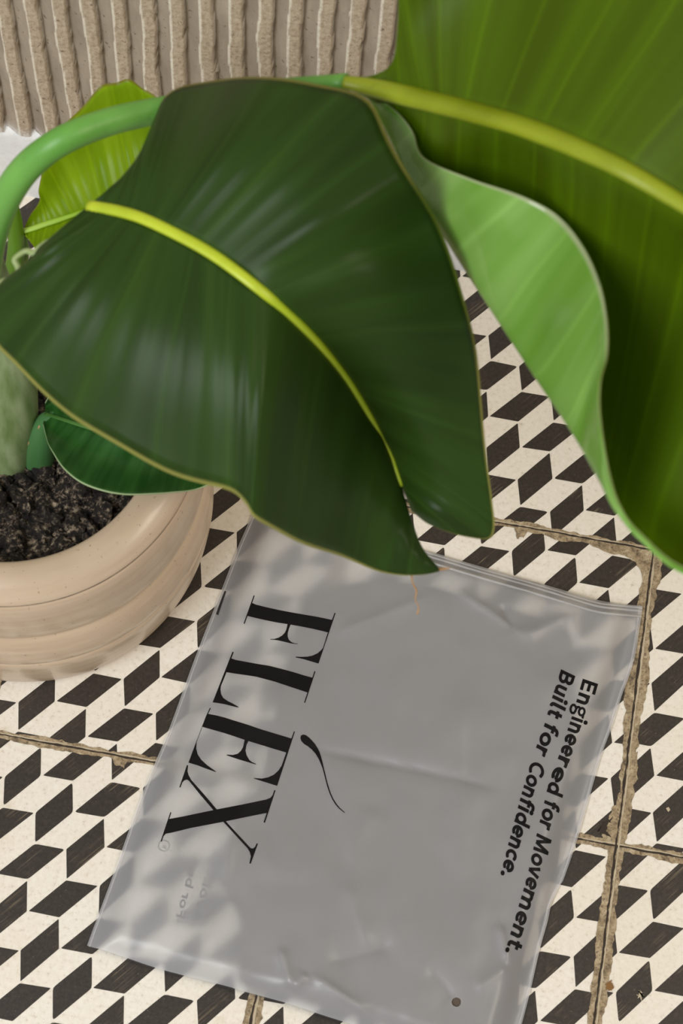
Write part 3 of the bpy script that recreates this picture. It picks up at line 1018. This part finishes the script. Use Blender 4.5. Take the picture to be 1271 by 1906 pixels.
GL = [[(304, 133), (317, 137), (292, 205), (240, 352), (205, 440), (180, 500), (175, 540), (182, 590), (205, 630), (250, 662), (310, 692), (372, 728), (365, 733), (300, 718), (230, 700), (150, 685), (90, 678), (160, 500), (272, 215)],
      [(286, 203), (340, 222), (440, 240), (560, 262), (700, 285), (820, 315), (950, 350), (1080, 390), (1165, 413), (1112, 572), (1000, 535), (880, 495), (760, 455), (660, 428), (560, 402), (450, 385), (330, 368), (236, 353)],
      [(1185, 343), (1196, 345), (1085, 682), (1074, 680)]]
GL = [zpx(p, s, 380, 1190) for p in GL]
GE = [[(292, 102), (302, 104), (270, 175), (212, 305), (172, 410), (150, 470), (145, 540), (160, 600), (200, 660), (260, 715), (310, 752), (362, 788), (352, 790), (260, 758), (160, 720), (62, 690), (140, 480), (250, 190)],
      [(262, 164), (350, 180), (450, 205), (560, 240), (700, 283), (850, 335), (1000, 380), (1176, 433), (1118, 583), (950, 533), (800, 487), (670, 447), (560, 409), (450, 373), (330, 339), (206, 304)],
      [(666, 440), (708, 455), (685, 500), (675, 560), (687, 610), (715, 660), (745, 685), (790, 705), (785, 710), (700, 685), (600, 655), (540, 635), (470, 610), (475, 604), (540, 608), (590, 595), (625, 565), (650, 520)],
      [(1195, 355), (1206, 357), (1015, 940), (765, 862), (765, 856), (850, 862), (920, 848), (980, 820), (1030, 775), (1065, 720), (1100, 620), (1120, 560), (1165, 440)]]
GE = [zpx(p, s, 340, 1300) for p in GE]
s = .19670
GX = [[(178, 632), (300, 610), (620, 543), (860, 497), (1095, 448), (1135, 432), (1160, 400), (1110, 575), (1085, 578), (900, 615), (700, 657), (380, 718), (200, 762), (145, 772), (120, 800)],
      [(1172, 358), (1183, 362), (1083, 668), (1070, 664)], [(188, 568), (198, 571), (107, 845), (95, 845)],
      [(345, 200), (385, 262), (500, 392), (630, 545), (718, 660), (930, 890), (935, 925), (900, 890), (690, 660), (590, 542), (470, 402), (362, 268)],
      [(345, 122), (356, 124), (350, 180), (362, 220), (385, 262), (365, 272), (345, 260), (318, 268), (300, 290), (284, 335), (273, 332)],
      [(1005, 863), (1016, 866), (948, 1056), (936, 1053), (950, 985), (940, 945), (915, 905), (930, 890), (950, 910), (970, 912), (990, 895)]]
GX = [zpx(p, s, 280, 1400) for p in GX]
s = .09442
GA = [zpx([(255, 182), (310, 195), (370, 240), (430, 300), (490, 370), (540, 450), (580, 530), (605, 610), (635, 720), (660, 830), (690, 950), (720, 1080), (760, 1220), (800, 1340), (850, 1450), (910, 1545), (980, 1630), (1080, 1718),
           (1072, 1728), (960, 1640), (890, 1560), (830, 1460), (780, 1350), (735, 1220), (700, 1090), (668, 960), (635, 840), (600, 750), (560, 660), (500, 560), (430, 480), (350, 415), (270, 365), (220, 310), (200, 250), (212, 202)], s, 540, 1350)]
for g in (GF, GL, GE, GX, GA):
    print_on('printed_letter', g, M_INK, bag, on_bag)

# a bold slanted sans drawn with strokes
W = .14
def ell(cx, cy, rx, ry, a0, a1, n=16):
    return [(cx + rx * math.cos(math.radians(a0 + (a1 - a0) * i / n)), cy + ry * math.sin(math.radians(a0 + (a1 - a0) * i / n))) for i in range(n + 1)]
def arch(x, w):
    return [(x, .24), (x + .02, .35)] + ell(x + w / 2 + .01, .335, w / 2 - .01, .125, 160, 0, 10) + [(x + w, 0)]
GLY = {
    'E': (.56, [[(.085, 0), (.085, .72)], [(.03, .07), (.47, .07)], [(.05, .37), (.44, .37)], [(.03, .65), (.48, .65)]]),
    'B': (.62, [[(.085, 0), (.085, .72)], [(.03, .65), (.26, .65)] + ell(.27, .51, .16, .14, 90, -90) + [(.06, .37)], [(.2, .37)] + ell(.29, .22, .18, .15, 90, -90) + [(.03, .07)]]),
    'M': (.80, [[(.08, 0), (.11, .72)], [(.12, .70), (.37, .06)], [(.37, .06), (.62, .70)], [(.63, .72), (.66, 0)]]),
    'C': (.60, [ell(.37, .36, .28, .295, 52, 308, 26)]),
    'F': (.50, [[(.085, 0), (.085, .72)], [(.05, .37), (.40, .37)], [(.03, .65), (.45, .65)]]),
    'A': (.64, [[(.06, 0), (.30, .70)], [(.30, .70), (.54, 0)], [(.14, .22), (.46, .22)]]),
    'n': (.52, [[(.085, 0), (.085, .53)], arch(.085, .29)]),
    'm': (.82, [[(.085, 0), (.085, .53)], arch(.085, .29), arch(.375, .29)]),
    'u': (.52, [[(.375, 0), (.375, .53)], [(.46 - x, .53 - y) for x, y in arch(.085, .29)]]),
    'r': (.37, [[(.085, 0), (.085, .53)], [(.085, .26), (.11, .37), (.18, .44), (.27, .455), (.33, .445)]]),
    'o': (.54, [ell(.265, .265, .185, .195, 0, 360, 26)]),
    'e': (.52, [ell(.26, .265, .185, .195, 2, 315, 24), [(.09, .255), (.43, .255)]]),
    'c': (.45, [ell(.26, .265, .185, .195, 50, 312, 22)]),
    'd': (.54, [ell(.25, .265, .175, .195, 0, 360, 26), [(.42, 0), (.42, .76)]]),
    'b': (.54, [ell(.28, .265, .175, .195, 0, 360, 26), [(.09, 0), (.09, .76)]]),
    'v': (.50, [[(.045, .53), (.23, .03)], [(.23, .03), (.42, .53)]]),
    'l': (.27, [[(.09, .76), (.09, .18), (.11, .10), (.16, .07), (.22, .07)]]),
    't': (.37, [[(.15, .68), (.15, .2), (.17, .11), (.22, .07), (.33, .07)], [(.02, .46), (.33, .46)]]),
    'f': (.35, [[(.14, 0), (.14, .55), (.16, .63), (.21, .68), (.27, .695), (.35, .685)], [(.02, .46), (.31, .46)]]),
    'i': (.25, [[(.09, 0), (.09, .53)]]),
    'g': (.50, [ell(.22, .36, .15, .125, 0, 360, 22), [(.30, .46), (.38, .475), (.47, .47)], [(.12, .27), (.08, .19), (.10, .12), (.17, .09), (.30, .075), (.38, .04), (.40, -.04), (.36, -.11), (.27, -.155), (.16, -.155), (.08, -.11), (.06, -.04), (.10, .03), (.17, .08)]]),
    'R': (.60, [[(.085, 0), (.085, .72)], [(.03, .65), (.28, .65)] + ell(.29, .50, .17, .15, 90, -90) + [(.06, .35)], [(.28, .35), (.46, 0)]]),
    's': (.42, [[(.34, .40), (.25, .455), (.14, .44), (.09, .38), (.12, .31), (.22, .265), (.32, .22), (.35, .15), (.30, .09), (.20, .07), (.07, .11)]]),
    '-': (.34, [[(.04, .26), (.28, .26)]]),
    '.': (.26, []), ' ': (.24, []),
}
DOT = {'i': (.09, .665, .095), '.': (.11, .09, .095)}
def glyph_polys(ch, w):
    out = []
    for st in GLY[ch][1]:
        for a, b in zip(st, st[1:]):
            L = math.hypot(b[0] - a[0], b[1] - a[1])
            if L < 1e-6:
                continue
            nx, ny = -(b[1] - a[1]) / L * w / 2, (b[0] - a[0]) / L * w / 2
            out.append([(a[0] + nx, a[1] + ny), (a[0] - nx, a[1] - ny), (b[0] - nx, b[1] - ny), (b[0] + nx, b[1] + ny)])
        for p in st[1:-1]:
            out.append([(p[0] + w / 2 * math.cos(k * .6283), p[1] + w / 2 * math.sin(k * .6283)) for k in range(10)])
    if ch in DOT:
        x, y, r = DOT[ch]
        out.append([(x + r * math.cos(k * .3927), y + r * math.sin(k * .3927)) for k in range(16)])
    return out
def text_line(name, body, anchors, up0, up1, w, slant, mat, parent, place):
    """anchors: {letter index: pixel of that letter's left end on the baseline}"""
    xs, x = [], 0
    for ch in body:
        xs.append(x)
        x += GLY[ch][0]
    xs.append(x)
    ks = sorted(anchors)
    polys = []
    for i, ch in enumerate(body):
        for poly in glyph_polys(ch, w * (.72 if ch == 'g' else 1)):
            q = []
            for gx, gy in poly:
                X = xs[i] + gx + slant * gy
                seg = 0
                while seg < len(ks) - 2 and X > xs[ks[seg + 1]]:
                    seg += 1
                a, b = ks[seg], ks[seg + 1]
                t = (X - xs[a]) / (xs[b] - xs[a])
                bx = anchors[a][0] + (anchors[b][0] - anchors[a][0]) * t
                by = anchors[a][1] + (anchors[b][1] - anchors[a][1]) * t
                T = X / xs[-1]
                ux, uy = up0[0] + (up1[0] - up0[0]) * T, up0[1] + (up1[1] - up0[1]) * T
                q.append((bx + ux * gy / .72, by + uy * gy / .72))
            polys.append(q)
    return print_on(name, polys, mat, parent, place, 8.0)
L1 = 'Engineered for Movement.'
text_line('printed_line', L1, {0: (1084.8, 1262.5), 3: (1064.8, 1332), 7: (1041, 1404), 9: (1022, 1452), 11: (1014.5, 1486), 15: (999.5, 1550), 19: (975.5, 1651), 23: (943, 1761), 24: (938, 1773)},
          (29, 8.3), (27, 11.9), W, .05, M_INK, bag, on_bag)
L2 = 'Built for Confidence.'
text_line('printed_line', L2, {0: (1044.3, 1245), 2: (1029.5, 1292), 4: (1022, 1315), 6: (1015.5, 1342), 10: (989.5, 1413), 13: (969.5, 1481), 15: (962.5, 1508), 20: (933.5, 1618), 21: (930, 1630)},
          (27, 11.4), (27, 11.9), W, .05, M_INK, bag, on_bag)
# print on the back of the bag, seen mirrored through the film
def on_back(px, py):
    z = .006
    for _ in range(6):
        p = at(px, py, z)
        z = back_z(p.x, p.y) + .0004
    return at(px, py, z)
text_line('back_print', '- For best', {0: (325, 1716), 2: (327, 1706), 9: (357, 1600), 10: (359, 1590)}, (15, 5), (15, 5), .12, 0, M_INK_GREY, bag, on_back)
text_line('back_print', '- Avoid', {0: (355, 1724), 2: (357, 1714), 6: (378, 1640), 7: (380, 1632)}, (15, 5), (15, 5), .12, 0, M_INK_GREY, bag, on_back)
ring = [[(305 + r1 * math.cos(a), 1574 + r1 * math.sin(a)) for r1, a in ((9.2, k * .3142), (9.2, (k + 1) * .3142), (11, (k + 1) * .3142), (11, k * .3142))] for k in range(20)]
print_on('back_print', ring, M_INK_GREY, bag, on_back)
text_line('back_print', 'R', {0: (301.5, 1578.5), 1: (303.5, 1571)}, (8, 2.4), (8, 2.4), .11, 0, M_INK_GREY, bag, on_back)
print_on('edge_mark', [[(417, 1099), (421, 1101), (406, 1145), (402, 1143)]], M_INK_GREY, bag, on_bag)

# ------------------------------------------------------------------ folded garment inside the bag
def build_garment():
    out = [(560, 1135), (640, 1090), (760, 1088), (850, 1108), (960, 1140), (1058, 1180), (1066, 1300), (1064, 1400), (1046, 1530), (1037, 1610), (1003, 1658), (990, 1720), (970, 1800), (955, 1900), (880, 1935), (760, 1918), (660, 1890), (560, 1860),
           (528, 1850), (448, 1824), (446, 1712), (412, 1640), (418, 1578), (452, 1520), (488, 1450), (505, 1360), (530, 1250)]
    pts = catmull([at(*p, .004) for p in out + out[:1]], 6 * len(out) + 1)[:-1]
    bm = bmesh.new()
    bm.faces.new([bm.verts.new((p.x, p.y, 0)) for p in pts])
    bm.normal_update()
    bmesh.ops.triangulate(bm, faces=bm.faces[:], ngon_method='EAR_CLIP')
    for ax in (0, 1):
        vals = [v.co[ax] for v in bm.verts]
        c = min(vals) + .002
        while c < max(vals):
            co = Vector((c, 0, 0)) if ax == 0 else Vector((0, c, 0))
            no = Vector((1, 0, 0)) if ax == 0 else Vector((0, 1, 0))
            bmesh.ops.bisect_plane(bm, geom=bm.verts[:] + bm.edges[:] + bm.faces[:], plane_co=co, plane_no=no)
            c += .0045
    bm.normal_update()
    for f in bm.faces:
        if f.normal.z < 0:
            f.normal_flip()
    r = bmesh.ops.extrude_face_region(bm, geom=bm.faces[:])
    top = {v for v in r['geom'] if isinstance(v, bmesh.types.BMVert)}
    fold_a, fold_b = at(446, 1712, .004), at(530, 1850, .004)
    for v in bm.verts:
        if v in top:
            d = min(seg_d(v.co.x, v.co.y, pts[i - 1], pts[i])[0] for i in range(0, len(pts), 1)) if len(pts) < 400 else .01
            zz = bag_z(v.co.x, v.co.y) - .0012
            v.co.z = max(.0019, min(zz, .0026 + (zz - .0026) * smooth(-.002, .0035, d)))
        else:
            v.co.z = min(.0028, max(.0015, bag_z(v.co.x, v.co.y) - .0022))
    bm.normal_update()
    bmesh.ops.recalc_face_normals(bm, faces=bm.faces[:])
    for f in bm.faces:
        f.smooth = True
    me = bpy.data.meshes.new('folded_garment')
    bm.to_mesh(me)
    bm.free()
    o = link('folded_garment', me, mat_fabric())
    o['label'] = 'grey folded garment packed inside the frosted zip bag'
    o['category'] = 'clothing'
build_garment()
